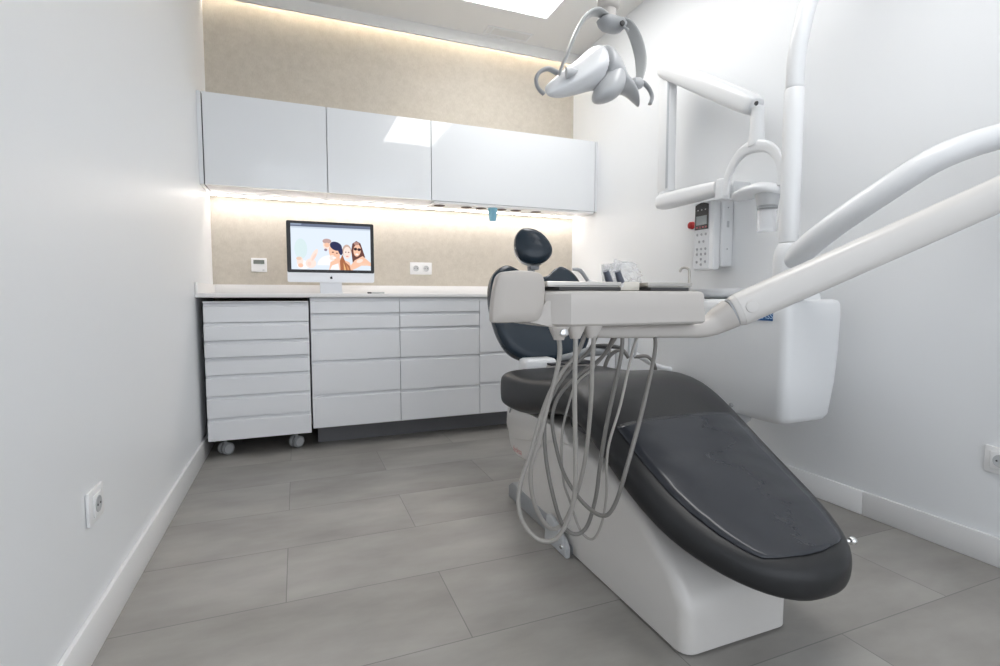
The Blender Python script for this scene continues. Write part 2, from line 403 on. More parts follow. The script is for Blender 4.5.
def pb(x, y, rx_, ry_, layer, col, rot=0, **k):
    a, c = px(x, y); blob(a, c, rx_ * .482 / 76, ry_ * .284 / 40, layer, col, rot, **k)
def pp(pts, layer, col): poly([px(*p) for p in pts], layer, col)
bg, bar_, bar2 = (.78, .86, .97), (.16, .19, .27), (.30, .36, .46)
skin, skin2, pale, hair, hairb, brn, wht, grn = (.95, .58, .42), (.90, .50, .36), (.97, .80, .72), (.04, .045, .11), (.16, .07, .06), (.42, .16, .08), (.95, .96, 1.0), (.70, .84, .86)
pp([(0, 0), (76, 0), (76, 40), (0, 40)], 0, bg)
pp([(0, 0), (76, 0), (76, 2.6), (0, 2.6)], 1, bar_); pp([(0, 0), (10, 0), (10, 1.4), (0, 1.4)], 2, bar2)
pp([(0, 2.6), (76, 2.6), (76, 4), (0, 4)], 1, (.62, .70, .80))
pb(9, 22, 6, 9, 1, grn)
pb(36, 36, 12, 9, 2, wht, a0=0, a1=180); pb(11, 36, 6, 4, 2, wht)
pb(8, 33, 3.0, 4.2, 3, pale); pb(8.5, 36.5, 2.4, 1.8, 4, skin); pb(7, 30.5, 2.5, 1.5, 4, (.85, .62, .5))
pb(21, 27.5, 2.2, 6.5, 3, pale, rot=-28); pb(18, 34.5, 5, 4.2, 3, pale); pb(21, 29, 1.2, 4, 4, (.95, .68, .58), rot=-30); pb(16.5, 35, 1.8, 2, 4, (.95, .70, .62))
# heads: back man, front man, blond woman, woman with sunglasses
pb(33.5, 17.3, 3.9, 5.0, 4, pale); pb(33.5, 14.6, 4.2, 2.2, 5, (.55, .38, .36)); pb(32.2, 22.3, 1.5, 1.2, 5, (.32, .26, .33)); pb(33.5, 18, 2.6, 2.0, 6, skin)
pp([(35, 40), (36.5, 33), (45, 29), (55, 33), (58, 40)], 5, skin)
pb(40.5, 24.5, 5.2, 7.2, 6, skin, rot=14); pb(38.2, 29.2, 2.6, 2.5, 7, pale); pb(42, 18.8, 6.0, 3.8, 8, hair, rot=-22); pb(46.2, 22.3, 2.2, 4.4, 8, hair, rot=10)
pb(39, 24.2, 1.1, .5, 9, hairb); pb(42.8, 25, 1.0, .5, 9, hairb); pb(40.2, 29.2, 1.8, .9, 9, (.98, .93, .92)); pb(40.6, 26.6, .6, .7, 9, skin2)
pp([(46, 40), (45.5, 32), (48, 26), (51, 33), (55, 36), (56, 40)], 7, brn); pp([(49.4, 40), (49, 33), (50.6, 37), (51.5, 40)], 9, (.85, .48, .22)); pp([(52.8, 40), (51.7, 35), (54, 38), (54.6, 40)], 9, (.70, .32, .14))
pb(52.5, 23, 4.4, 6.0, 6, (.62, .45, .38)); pb(52.8, 24.4, 3.7, 5.4, 8, pale); pb(51.4, 23.8, .7, .45, 9, hairb); pb(54.2, 24, .7, .45, 9, hairb); pb(52.8, 27.6, 1.3, .6, 9, (.85, .4, .36))
pp([(58, 33), (56.8, 22), (58, 16), (62, 13.4), (66, 15.5), (68, 21), (70.5, 28), (66, 31), (62, 33)], 7, hairb)
pb(62.6, 22, 3.6, 5.6, 8, skin, rot=-6); pb(61, 20.8, 1.7, 1.3, 9, (.05, .03, .04)); pb(64.6, 21.2, 1.7, 1.3, 9, (.05, .03, .04)); pb(62.4, 25.5, 1.6, .8, 9, (.98, .90, .88)); pb(62, 15.8, 2.6, 1.4, 9, (.48, .28, .24))
pp([(55, 37), (60, 31), (68, 27), (76, 33), (76, 36), (68, 35), (62, 38), (57, 40)], 8, skin); pb(65, 31.5, 3.4, 1.6, 9, pale, rot=20); pb(69, 34.6, 5, 1.1, 9, (.93, .62, .46))
pp([(36, 40), (38, 36), (44, 34), (45, 40)], 8, wht)
me_ = bpy.data.meshes.new('screen'); scr.to_mesh(me_); scr.free()
link('screen', me_, [emit('screen_colour', c, .74) for c in SC], pc, smooth=False)
# fruit emblem on the chin
ap = [(-.0, .0062), (.0028, .0075), (.0058, .0068), (.0072, .0048), (.0060, .0025), (.0062, -.0005), (.0078, -.0026), (.0060, -.0064), (.0034, -.0086), (.0, -.0076), (-.0034, -.0086), (-.0066, -.0058), (-.0082, -.0012), (-.0078, .0038), (-.0052, .0070), (-.0022, .0074)]
lf = [(.0, .0085), (.0002, .0112), (.0030, .0140), (.0034, .0112), (.0018, .0090)]
obj('emblem', add(flat([(.211 + x, .995 + z) for x, z in ap], 3.4492, .0006), flat([(.211 + x, .995 + z) for x, z in lf], 3.4492, .0006)), black_m, pc, smooth=False)
foot = loft([[(.144, 3.42, .8945), (.276, 3.42, .8945), (.276, 3.56, .8945), (.144, 3.56, .8945)], [(.144, 3.42, .899), (.276, 3.42, .899), (.276, 3.56, .899), (.144, 3.56, .899)]])
obj('stand', add(foot, prism_x([(3.545, .897), (3.56, .897), (3.487, 1.10), (3.477, 1.10)], .144, .276), B(.144, .276, 3.4215, 3.4255, .899, .906)), alum, pc)
obj('stand_front', B(.144, .276, 3.470, 3.476, .899, .968), alum, pc, smooth=False)
pn = thing('pen', 'small grey pen with dark tip lying on the white worktop', 'pen', (.45, 3.2, .893))
obj('barrel', tube([(.428, 3.2, .898), (.50, 3.17, .898)], .005, 1), greyl, pn); obj('tip', tube([(.405, 3.21, .8985), (.4275, 3.2003, .898)], .0045, 1), rubber, pn)

# ------------------------------------------------------------------ dental chair
CX = 1.06
ch = thing('dental_chair', 'reclined charcoal dental chair on a white base in the middle of the room', 'dental chair', (1.03, 1.45, 0))
# base shell: side profile with rounded nose
prof = [(.93, .006), (.93, .125), (.985, .195), (1.10, .275), (1.24, .335), (1.40, .37), (1.62, .40), (1.80, .36), (1.88, .20), (1.95, .006)]
def base_ring(x, s):
    return [(x, 1.45 + (y - 1.45) * s if y < 1.45 else y - (1 - s) * .3, .006 + (z - .006) * (1 - (1 - s) * .5)) for y, z in prof]
bs = prism_x(prof, .85, 1.20)
es = [e for e in bs.edges if not (e.verts[0].co.z < .01 and e.verts[1].co.z < .01)]
bmesh.ops.bevel(bs, geom=es, offset=.035, segments=5, profile=.5, affect='EDGES', clamp_overlap=True)
obj('base_shell', bs, shell, ch, sharp=50)
obj('base_plate', prism_x([(1.47, 0), (1.47, .03), (1.60, .065), (1.99, .075), (2.03, .05), (2.03, 0)], .846, 1.25, r=.004), grey_m, ch)
br_ = prism_x([(1.455, 0), (1.455, .035), (1.475, .055), (1.56, .10), (1.60, .10), (1.62, 0)], .815, .834, r=.005)
k = obj('pivot_bracket', br_, greyl, ch)
obj('bolt', lathe((.8148, 1.487, .03), (-1, 0, 0), [(0, .009), (.003, .008)]), chrome, k)
obj('seat_frame', prism_x([(1.50, .37), (1.56, .425), (2.00, .425), (2.035, .40), (2.03, .27), (2.00, .225), (1.93, .205), (1.84, .215), (1.72, .30), (1.62, .35)], .842, 1.28, r=.018, seg=4), shell, ch, sharp=50)
# curved cover panel and print on the side of the frame
obj('side_cover', prism_x([(1.60, .36), (1.60, .42), (2.01, .42), (2.025, .33), (2.00, .295), (1.92, .285), (1.80, .31), (1.70, .355)], .834, .8415, r=.003), shell, ch, sharp=50)
text('print', 'fedesa', .034, frame((.8412, 1.92, .236), (0, -1, .06), (0, .06, 1)), mat('faded_red_print', (.55, .30, .29), .5), ch)
obj('frame_slot', tube([(.8335, 1.97, .405), (.8335, 1.985, .385)], .004, 1, 8), grey_m, ch)

ST = [(2.012, .530, .240, .09), (2.008, .556, .257, .135), (1.998, .566, .266, .158), (1.975, .570, .270, .168), (1.85, .570, .272, .168), (1.70, .580, .273, .152), (1.58, .604, .273, .145), (1.47, .616, .273, .142),
      (1.38, .603, .273, .138), (1.30, .570, .272, .135), (1.20, .512, .269, .138), (1.10, .452, .263, .138), (1.0, .400, .252, .130), (.93, .368, .235, .118), (.87, .344, .212, .108), (.82, .325, .182, .100), (.78, .312, .146, .094), (.755, .303, .113, .087), (.737, .293, .076, .074), (.728, .280, .044, .052), (.724, .266, .012, .02)]
def PW(Y): return 3.1 if Y < 1.3 else 3.1 + min(1, (Y - 1.3) / .4) * 2.2
def sec(Y, zt, w, h, n=32):
    pw = PW(Y)
    ring = []
    for k in range(n):
        a = 2 * PI * k / n; c, s = math.cos(a), math.sin(a)
        x = w * math.copysign(abs(c) ** (2 / pw), c); z = h / 2 * math.copysign(abs(s) ** (2 / pw), s)
        ring.append((CX + x, Y, zt - h / 2 + z))
    return ring
STd = []
for k in range(len(ST)): STd.append(ST[k])
cush = loft([sec(*s) for s in STd])
subsurf(obj('seat_cushion', cush, uphol, ch, sharp=180), 1)
# glossy protective cover over the lower half of the legrest
def interp(Y):
    for a, b_ in zip(ST, ST[1:]):
        if b_[0] <= Y <= a[0]:
            t = (a[0] - Y) / (a[0] - b_[0]); return [a[i] + (b_[i] - a[i]) * t for i in range(4)]
def top_z(x, Y):
    pw = PW(Y); _, zt, w, h = interp(Y); q = min(abs(x) / w, .999); return zt - h / 2 + h / 2 * (1 - q ** pw) ** (1 / pw)
rows = []; Ys = [1.215 - i * (1.215 - .765) / 34 for i in range(35)]
cv = bmesh.new()
for Y in Ys:
    w = interp(Y)[2] * .82; rowv = []
    if Y < .87: w = min(w, .182 * math.sqrt(max(0, 1 - ((.87 - Y) / .106) ** 2)) + .004)
    for j in range(17):
        x = w * (j / 8 - 1); wr = .003 * math.sin(9 * x + 14 * Y) * math.sin(23 * Y) * (1 if .9 < Y < 1.15 else .3)
        rowv.append(cv.verts.new((CX + x, Y, top_z(x, Y) + .0025 + abs(wr))))
    rows.append(rowv)
for a, b_ in zip(rows, rows[1:]):
    for j in range(16): cv.faces.new((a[j], a[j + 1], b_[j + 1], b_[j]))
co = obj('protective_cover', cv, cover_m, ch, sharp=180); co['label'] = 'glossy clear plastic cover over the legrest'
sm = co.modifiers.new('th', 'SOLIDIFY'); sm.thickness = .0012; sm.offset = -1
# under-legrest rail
obj('legrest_frame', tube([(CX, 1.55, .44), (CX, 1.25, .415), (CX, 1.0, .275), (CX, .88, .235)], [.03, .03, .022, .018], 4, 16, aspect=6.0, up=(0, 0, 1), power=4), dark_m, ch)
obj('knob', add(ell((1.290, .835, .262), .011, .011, .011, 16, 8), tube([(1.22, .86, .262), (1.285, .836, .262)], .005, 1, 8)), chrome, ch)
# backrest
bu, bv = Vector((1, 0, 0)), Vector((0, .20, .455)).normalized(); bn = Vector((0, -1, 0)) - bv * Vector((0, -1, 0)).dot(bv); bn.normalize()
BO = (1.108, 2.155, .566)
kz = Vector((0, .20, .455)).length / .455
bo = [(0, 0), (.10, .004), (.190, .040), (.238, .115), (.258, .215), (.259, .30), (.243, .375), (.210, .425), (.155, .452), (.105, .435), (.065, .405), (0, .395)]
bo = bo + [(-a, c) for a, c in bo[-2:0:-1]]
bo = [(a, c * kz) for a, c in bo]
obj('backrest_cushion', pillow(bo, BO, bu, bv, bn, [(.90, -.035), (.985, -.028), (1.0, -.010), (1.0, .018), (.985, .032), (.95, .041), (.86, .046), (.6, .044), (.3, .042), (.05, .042)], 6), uphol_b, ch, sharp=180)
obj('backrest_shell', pillow(bo, Vector(BO) - bn * .0005, bu, bv, bn, [(.3, -.085), (.7, -.078), (.88, -.062), (.93, -.037)], 6), shell_c, ch, sharp=60)
# hinge and seat-back cover between seat and backrest
obj('hinge_cover', B(1.03, 1.27, 2.00, 2.13, .532, .572, r=.012, seg=3), tray_m, ch)
obj('hinge_slot', B(1.035, 1.265, 1.998, 2.10, .5725, .580, r=.002), dark_m, ch)
obj('recline_post', B(.93, 1.09, 2.035, 2.125, .40, .60, r=.02, seg=3), shell_c, ch)
arm = obj('armrest', add(tube([(1.12, 2.09, .590), (1.19, 2.05, .606), (1.25, 2.00, .628), (1.30, 1.94, .628)], [.012, .018, .022, .014], 5, 14, aspect=1.4, power=3)), grey_m, ch, sharp=60)
obj('armrest_pad', tube([(1.24, 2.00, .652), (1.29, 1.95, .655), (1.34, 1.90, .650)], [.006, .010, .006], 5, 14, aspect=2.2, power=3), rubber, ch, sharp=60)
# headrest
hn = Vector((-.22, -.93, .30)).normalized(); hu = Vector((1, -.22, -.12)); hu = (hu - hn * hu.dot(hn)).normalized(); hv = hn.cross(hu); hv = hv if hv.z > 0 else -hv
ho = [(-.020, .090), (.030, .078), (.072, .042), (.096, -.008), (.080, -.050), (.040, -.076), (-.015, -.082), (-.058, -.062), (-.084, -.015), (-.086, .040), (-.062, .080)]
HO = (1.052, 2.235, 1.108)
obj('headrest_cushion', pillow(ho, HO, hu, hv, hn, [(.93, -.012), (1, -.006), (1.01, .010), (.98, .026), (.9, .037), (.72, .045), (.4, .050), (.05, .052)], 6), uphol_b, ch, sharp=180)
hs = obj('headrest_shell', pillow(ho, HO, hu, hv, hn, [(.4, -.062), (.75, -.056), (.93, -.040), (.98, -.0125)], 6), shell_c, ch, sharp=60)
obj('headrest_stem', add(tube([(1.075, 2.30, .93), (1.068, 2.275, 1.02), (1.058, 2.27, 1.065)], .016, 3, 12, aspect=1.6), B(1.05, 1.10, 2.245, 2.29, 1.005, 1.045, r=.008)), grey_m, ch)
for s in (-1, 1): obj('headrest_lever', tube([(1.075 + s * .012, 2.25, 1.06), (1.075 + s * .03, 2.245, 1.03)], .006, 2, 8), rubber, ch)

# ------------------------------------------------------------------ water unit beside the chair
wu = thing('water_unit', 'large white rounded service box with a column, right of the dental chair', 'dental unit', (1.8, 1.7, .4))
def rr3(x0, x1, y0, y1, z, r, k=6, bulge=0):
    o = []
    for cx_, cy_, a0 in ((x1 - r, y1 - r, 0), (x0 + r, y1 - r, 90), (x0 + r, y0 + r, 180), (x1 - r, y0 + r, 270)):
        for i in range(k + 1):
            a = math.radians(a0 + 90 * i / k); o.append((cx_ + r * math.cos(a), cy_ + r * math.sin(a), z))
    return o
R_ = []
for z, x0, x1, y0, y1 in ((.383, 1.74, 1.87, 1.45, 1.92), (.386, 1.71, 1.905, 1.40, 2.00), (.396, 1.69, 1.928, 1.37, 2.05), (.42, 1.678, 1.940, 1.357, 2.07), (.55, 1.672, 1.962, 1.352, 2.09), (.68, 1.670, 1.974, 1.350, 2.10), (.80, 1.670, 1.978, 1.350, 2.10), (.848, 1.672, 1.977, 1.352, 2.10), (.861, 1.677, 1.972, 1.358, 2.095), (.866, 1.688, 1.96, 1.37, 2.08)):
    R_.append(rr3(x0, x1, y0, y1, z, .038))
obj('housing', loft(R_), shell_c, wu, sharp=60)
obj('screw', lathe((1.674, 1.60, .425), (-1, 0, 0), [(0, .009), (.006, .009), (.008, .006)]), grey_m, wu)
lb = obj('name_label', B(1.6670, 1.6698, 1.412, 1.53, .785, .818, r=.0005, seg=1), bluel_m, wu, smooth=False)
text('lettering', 'CLASS', .030, frame((1.6668, 1.452, .8015), (0, -1, 0), (0, 0, 1)), mat('label_text', (.45, .62, .80), .4), lb)
obj('top_cap', lathe((1.86, 1.47, .866), (0, 0, 1), [(0, .085), (.018, .083), (.032, .074), (.040, .05), (.042, .01)], 32), shell_c, wu, sharp=60)
obj('cuspidor_bowl', lathe((1.79, 1.80, .866), (0, 0, 1), [(0, .06), (.015, .10), (.04, .125), (.045, .125), (.043, .118), (.02, .09), (.012, .02)], 32), shell_c, wu, sharp=60)
obj('cup_spout', tube([(1.690, 1.885, .866), (1.690, 1.885, .985), (1.686, 1.892, 1.005), (1.676, 1.905, 1.010), (1.668, 1.915, 1.004), (1.664, 1.918, .990)], .0055, 5, 10), steel, wu)
obj('support_arm', tube([(1.76, 1.62, .375), (1.66, 1.62, .350), (1.45, 1.64, .335), (1.25, 1.70, .32)], [.035, .035, .035, .035], 4, 14, aspect=1.2), greyl, wu)
obj('column', lathe((1.72, 1.40, .866), (0, 0, 1), [(0, .058), (.01, .052), (.05, .050), (.15, .050), (.18, .046), (.205, .036), (.21, .033)], 28), shell_c, wu, sharp=60)
ah = obj('assistant_holder', tube([(1.690, 1.98, .52), (1.58, 1.98, .55), (1.48, 1.97, .60), (1.42, 1.95, .615)], [.012, .012, .012, .010], 4, 14, aspect=1.4), shell_c, wu, sharp=60)
for P_ in ([(1.395, 1.93, .60), (1.40, 1.93, .66), (1.402, 1.93, .72), (1.41, 1.93, .80)], [(1.435, 1.94, .60), (1.44, 1.94, .66), (1.442, 1.94, .74), (1.44, 1.94, .82)]):
    obj('suction_tip', tube(P_, [.007, .008, .009, .006], 4, 10), greyl, ah)
obj('suction_hose', tube([(1.395, 1.93, .60), (1.36, 1.94, .637), (1.30, 1.95, .600), (1.29, 1.97, .50), (1.36, 2.0, .40), (1.50, 2.0, .38), (1.70, 1.99, .46)], .009, 6, 10), hose_d, wu)
obj('suction_hose', tube([(1.435, 1.94, .60), (1.50, 1.93, .60), (1.545, 1.93, .545), (1.55, 1.95, .47), (1.60, 1.97, .42), (1.70, 1.98, .44)], .008, 6, 10), hose_d, wu)

# ------------------------------------------------------------------ delivery unit (arm + instrument table)
du = thing('delivery_unit', 'white swing-arm instrument table with hanging grey hoses in front of the chair', 'dental unit', (.8, 1.2, .8))
obj('swing_arm', tube([(1.720, 1.40, .985), (1.712, 1.33, 1.045), (1.722, 1.22, 1.125), (1.762, 1.10, 1.212), (1.82, 1.0, 1.290), (1.89, .94, 1.330), (1.965, .89, 1.356), (1.99, .80, 1.375)], [.040, .042, .041, .040, .039, .038, .038, .038], 6, 20), shell_c, du, sharp=60)
obj('swivel_joint', lathe((1.985, .77, 1.17), (0, 0, 1), [(0, .045), (.006, .050), (.225, .050), (.24, .042), (.245, .02)], 24), shell_c, du)
E0, E1 = Vector((1.158, 1.078, .846)), Vector((1.975, .70, 1.262))
dirv = (E1 - E0).normalized()
obj('spring_arm', tube([E0 - dirv * .029, E0 - dirv * .020, E0 + dirv * .0, E0 + dirv * .03, E0 + (E1 - E0) * .5, E1], [.0405, .0435, .0455, .046, .046, .046], 5, 28, aspect=.72, up=(0, 0, 1), power=2.7), shell, du, sharp=50)
obj('elbow_ring', tube([E0 - dirv * .036, E0 - dirv * .0295], .0395, 1, 28, aspect=.72, up=(0, 0, 1), power=2.7, smooth=False), grey_m, du, sharp=50)
side = dirv.cross(Vector((0, 0, 1))).normalized()
if side.y > 0: side = -side
obj('pivot_cap', lathe(E0 + side * .033 + dirv * .012, side, [(0, .017), (.002, .016), (.0025, .01)], 28), shell, du)
J0 = E0 - dirv * .0365
obj('table_arm', tube([(.695, 1.115, .800), (.706, 1.115, .791), (.75, 1.115, .789), (.98, 1.115, .786), (1.035, 1.113, .788), (1.075, 1.110, .798), (1.100, 1.105, .812), J0], [.006, .014, .0175, .0205, .024, .030, .036, .041], 6, 24, aspect=.85, power=2.8), tray_m, du, sharp=70)
# tray body: box with sloped left flank
tb = []
for z, i_ in ((.806, .012), (.808, .005), (.813, .001), (.85, 0), (.884, 0), (.890, .003), (.892, .010)):
    s_ = (z - .806) * .06
    tb.append([(.596 + i_, 1.05 + i_, z), (.70, 1.048 + i_, z), (.85, 1.048 + i_, z), (1.002 - i_ - s_ * 2, 1.052 + i_, z), (1.010 - i_ - s_ * 2, 1.062 + i_, z), (1.006 - i_ - s_ * 2, 1.30 - i_, z), (.99 - i_, 1.32 - i_, z), (.56 + i_, 1.32 - i_, z), (.540 + i_, 1.29 - i_, z), (.537 + i_, 1.16, z), (.544 + i_, 1.082 + i_, z)])
obj('table_body', loft(tb), tray_m, du, sharp=30)
# flank piece under the display panel that carries the holsters
obj('holster_bar', loft([[(.492, y, .8205), (.520, y, .834), (.545, y, .868), (.60, y, .868), (.69, y, .812), (.69, y, .807), (.56, y, .806), (.535, y, .812)] for y in (1.075, 1.135)]), tray_m, du, sharp=30)
for x, dz in ((.574, .776), (.618, .778), (.664, .778)):
    o_ = obj('hose_socket', loft([rr3(x - w_, x + w_, 1.068 - d_, 1.068 + d_, z_, min(w_, d_) * .8, 4) for z_, w_, d_ in ((.808, .024, .022), (.795, .019, .018), (dz + .004, .0125, .0125), (dz, .011, .011))]), tray_m, du, sharp=50)
obj('socket_ring', lathe((.574, 1.046, .794), (0, -1, 0), [(0, .010), (.006, .010), (.008, .007)]), chrome, du)
# display head on the left
pf = [(.416, .928), (.434, .934), (.470, .9365), (.505, .934), (.521, .925), (.5265, .905), (.526, .88), (.522, .848), (.513, .828), (.496, .821), (.45, .820), (.405, .8205), (.397, .829), (.400, .871), (.408, .913)]
obj('display_head', pillow([(x, z) for x, z in pf], (0, 1.062, 0), (1, 0, 0), (0, 0, 1), (0, -1, 0), [(.80, -.018), (.95, -.012), (1, .0), (1, .008), (.985, .014), (.95, .0165), (.6, .018), (.1, .0185)], 4), panel_m, du, sharp=60)
obj('head_bracket', tube([(.520, 1.075, .872), (.535, 1.095, .862), (.558, 1.11, .855)], [.020, .020, .018], 4, 14, aspect=.5), tray_m, du, sharp=60)
H = {
'front1': [(0.573, 1.07, 0.79), (0.578, 1.07, 0.747), (0.573, 1.08, 0.688), (0.56, 1.09, 0.627), (0.54, 1.1, 0.533), (0.527, 1.12, 0.456), (0.547, 1.15, 0.366), (0.586, 1.17, 0.29), (0.624, 1.18, 0.258), (0.66, 1.18, 0.279), (0.685, 1.16, 0.366), (0.689, 1.13, 0.467), (0.677, 1.09, 0.605), (0.668, 1.07, 0.711), (0.665, 1.06, 0.783)],
'front2': [(0.618, 1.065, 0.785), (0.611, 1.055, 0.715), (0.614, 1.06, 0.614), (0.630, 1.08, 0.442), (0.632, 1.10, 0.345), (0.604, 1.12, 0.267), (0.562, 1.14, 0.257), (0.525, 1.16, 0.299), (0.515, 1.17, 0.356), (0.531, 1.18, 0.413), (0.558, 1.19, 0.467), (0.589, 1.20, 0.549), (0.62, 1.20, 0.624), (0.659, 1.20, 0.681), (0.704, 1.20, 0.729), (0.728, 1.19, 0.800)],
'mid3': [(0.794, 1.13, 0.79), (0.786, 1.12, 0.725), (0.746, 1.12, 0.551), (0.733, 1.13, 0.435), (0.727, 1.14, 0.343), (0.708, 1.15, 0.265), (0.679, 1.16, 0.243), (0.645, 1.17, 0.27), (0.62, 1.18, 0.352), (0.612, 1.21, 0.458), (0.623, 1.23, 0.56), (0.657, 1.23, 0.631), (0.707, 1.23, 0.687), (0.754, 1.22, 0.732), (0.772, 1.2, 0.80)],
'mid4': [(0.886, 1.115, 0.785), (0.87, 1.09, 0.733), (0.802, 1.045, 0.603), (0.722, 0.997, 0.475), (0.707, 1.022, 0.375), (0.691, 1.049, 0.337), (0.675, 1.114, 0.346), (0.668, 1.2, 0.389), (0.649, 1.22, 0.47), (0.653, 1.25, 0.541), (0.68, 1.26, 0.6), (0.736, 1.26, 0.651), (0.819, 1.25, 0.711), (0.851, 1.23, 0.8)],
'thin5': [(0.851, 1.12, 0.79), (0.818, 1.111, 0.745), (0.751, 1.069, 0.607), (0.714, 1.067, 0.495), (0.726, 1.088, 0.369), (0.725, 1.109, 0.282), (0.713, 1.133, 0.235), (0.696, 1.166, 0.25), (0.69, 1.21, 0.31), (0.678, 1.23, 0.372), (0.684, 1.25, 0.489), (0.711, 1.26, 0.576), (0.742, 1.27, 0.63), (0.797, 1.27, 0.672), (0.839, 1.26, 0.721), (0.879, 1.24, 0.8)]}
for k_, r_, m_ in (('front1', .0056, hose_m), ('front2', .0058, hose_m), ('mid3', .0054, hose_d), ('mid4', .0052, hose_d), ('thin5', .0035, hose_m)):
    obj('hose', tube(H[k_], r_, 6, 12), m_, du, sharp=180)

# things on the instrument table
def open_tray(name, x0, x1, y0, y1, z, label, rim=.012):
    t = thing(name, label, 'tray', ((x0 + x1) / 2, (y0 + y1) / 2, z), 'steel trays on the instrument table')
    obj('pan', B(x0 + .006, x1 - .006, y0 + .006, y1 - .006, z, z + .0025), steel, t, smooth=False)
    f_ = bmesh.new()
    for a in ((x0, x1, y0, y0 + .005), (x0, x1, y1 - .005, y1), (x0, x0 + .005, y0 + .005, y1 - .005), (x1 - .005, x1, y0 + .005, y1 - .005)): box(f_, *a, z + .0026, z + rim, r=.001, seg=1)
    obj('rim', f_, steel, t); return t
open_tray('instrument_tray', .545, .752, 1.075, 1.25, .902, 'long brushed steel tray on the left half of the instrument table')
open_tray('instrument_tray', .832, .975, 1.075, 1.25, .902, 'short brushed steel tray on the right half of the instrument table')
obj('tray_mat', B(.575, .748, 1.07, 1.26, .8925, .9015, r=.002), rubber, du)
obj('tray_mat', B(.838, .960, 1.07, 1.26, .8925, .9015, r=.002), rubber, du)
tag(obj('storage_box', B(.762, .826, 1.10, 1.18, .8935, .916, r=.003), mat('ivory_plastic', (.68, .65, .58), .4)), 'small ivory box between the two steel trays', 'box')
hp = thing('handpiece', 'angled dental handpiece with dark head at the left steel tray', 'handpiece', (.70, 1.17, .905))
obj('head', tube([(.668, 1.17, .948), (.690, 1.17, .946), (.712, 1.17, .920)], [.0035, .005, .005], 3, 10), grey_m, hp); obj('handle', tube([(.7125, 1.17, .9195), (.724, 1.17, .912), (.742, 1.17, .910)], [.0075, .009, .008], 3, 12), trim_m, hp)
for i, (x, lab) in enumerate(((.722, 'dark-tipped handpiece leaning on the left steel tray, the left of the pair'), (.752, 'dark-tipped handpiece leaning on the left steel tray, right of the pair'))):
    t = thing('handpiece', lab, 'handpiece', (x, 1.10, .905)); xx = x + (.004 if i else 0)
    obj('tip', tube([(xx - .003, 1.095, .942), (xx + .012, 1.10, .914)], [.0075, .0095], 2, 12), mat('handpiece_dark', (.09, .10, .13), .4), t)
    obj('handle', tube([(xx + .0122, 1.10, .9135), (xx + .016, 1.105, .9045)], [.0065, .006], 2, 12), trim_m, t)
# crumpled clear plastic wrap
wr = ell((0, 0, 0), 1, 1, 1, 20, 10)
for v_ in wr.verts:
    d = 1 + .22 * math.sin(5.1 * v_.co.x + 2) * math.sin(6.3 * v_.co.y) + .15 * math.sin(9 * v_.co.z + 4 * v_.co.x) + random.uniform(-.07, .07)
    v_.co = Vector((.806 + v_.co.x * .042 * d + (.018 * -v_.co.z), 1.135 + v_.co.y * .03 * d, .943 + v_.co.z * .026 * d))
tag(obj('plastic_wrap', wr, glass_m, sharp=20), 'crumpled clear plastic wrap on top of the ivory box', 'plastic wrap')
cupc = tag(obj('plastic_cup', lathe((.815, 1.215, .8935), (0, 0, 1), [(0, .020), (.004, .022), (.072, .028), (.074, .028), (.070, .025), (.01, .019)], 20), glass_m), 'clear plastic cup behind the ivory box on the instrument table', 'cup')

# ------------------------------------------------------------------ operating light
ol = thing('operating_light', 'white operating light with grey yoke hanging from a tall bent pole', 'lamp', (1.72, 1.40, 1.08))
obj('lower_pole', lathe((1.72, 1.40, 1.077), (0, 0, 1), [(0, .030), (.004, .0335), (.555, .0335), (.560, .031)], 28), shell_c, ol)
obj('upper_pole', tube([(1.72, 1.40, 1.637), (1.72, 1.398, 1.73), (1.728, 1.392, 1.82), (1.748, 1.385, 1.92), (1.780, 1.37, 2.02), (1.83, 1.33, 2.12), (1.87, 1.27, 2.19), (1.88, 1.20, 2.23)], [.0300, .0300, .0300, .0300, .0300, .0300, .0300, .030], 6, 24), shell_c, ol, sharp=180)
obj('top_joint', lathe((1.88, 1.17, 2.19), (0, 0, 1), [(0, .034), (.005, .038), (.11, .038), (.115, .033)], 24), shell_c, ol)
obj('boom', tube([(1.88, 1.17, 2.33), (1.62, 1.36, 2.30), (1.30, 1.60, 2.20), (1.16, 1.70, 2.14), (1.125, 1.72, 2.10)], [.03, .03, .028, .027, .026], 5, 20), shell_c, ol, sharp=180)
obj('stem', lathe((1.125, 1.72, 1.927), (0, 0, 1), [(0, .027), (.030, .028), (.032, .034), (.040, .042), (.075, .043), (.095, .036), (.18, .027)], 28), tray_m, ol, sharp=50)
hub = obj('hub', add(loft([rr3(1.14 - a, 1.14 + a, 1.72 - b_, 1.72 + b_, z, min(a, b_) * .9, 5) for z, a, b_ in ((1.882, .022, .018), (1.887, .040, .026), (1.900, .054, .034), (1.914, .060, .036), (1.926, .050, .032))])), grey_m, ol, sharp=60)
obj('lever', tube([(1.165, 1.685, 1.890), (1.178, 1.665, 1.868)], .0045, 1, 8), grey_m, hub)
obj('tension_knob', lathe((1.155, 1.675, 1.893), (0, -1, 0), [(0, .010), (.006, .009), (.007, .004)]), rubber, hub)
YL = [(1.105, 1.715, 1.932), (1.053, 1.70, 1.926), (1.006, 1.695, 1.893), (0.973, 1.70, 1.836), (0.944, 1.71, 1.763), (0.920, 1.72, 1.699), (0.912, 1.72, 1.650)]
YR = [(1.165, 1.725, 1.938), (1.222, 1.74, 1.938), (1.270, 1.75, 1.897), (1.295, 1.75, 1.833), (1.292, 1.74, 1.772), (1.274, 1.73, 1.712)]
obj('yoke_arm', tube(YL, [.020, .028, .030, .030, .026, .020, .016], 6, 14, aspect=.24, up=(.22, 1, 0), power=3), yoke_m, ol, sharp=60)
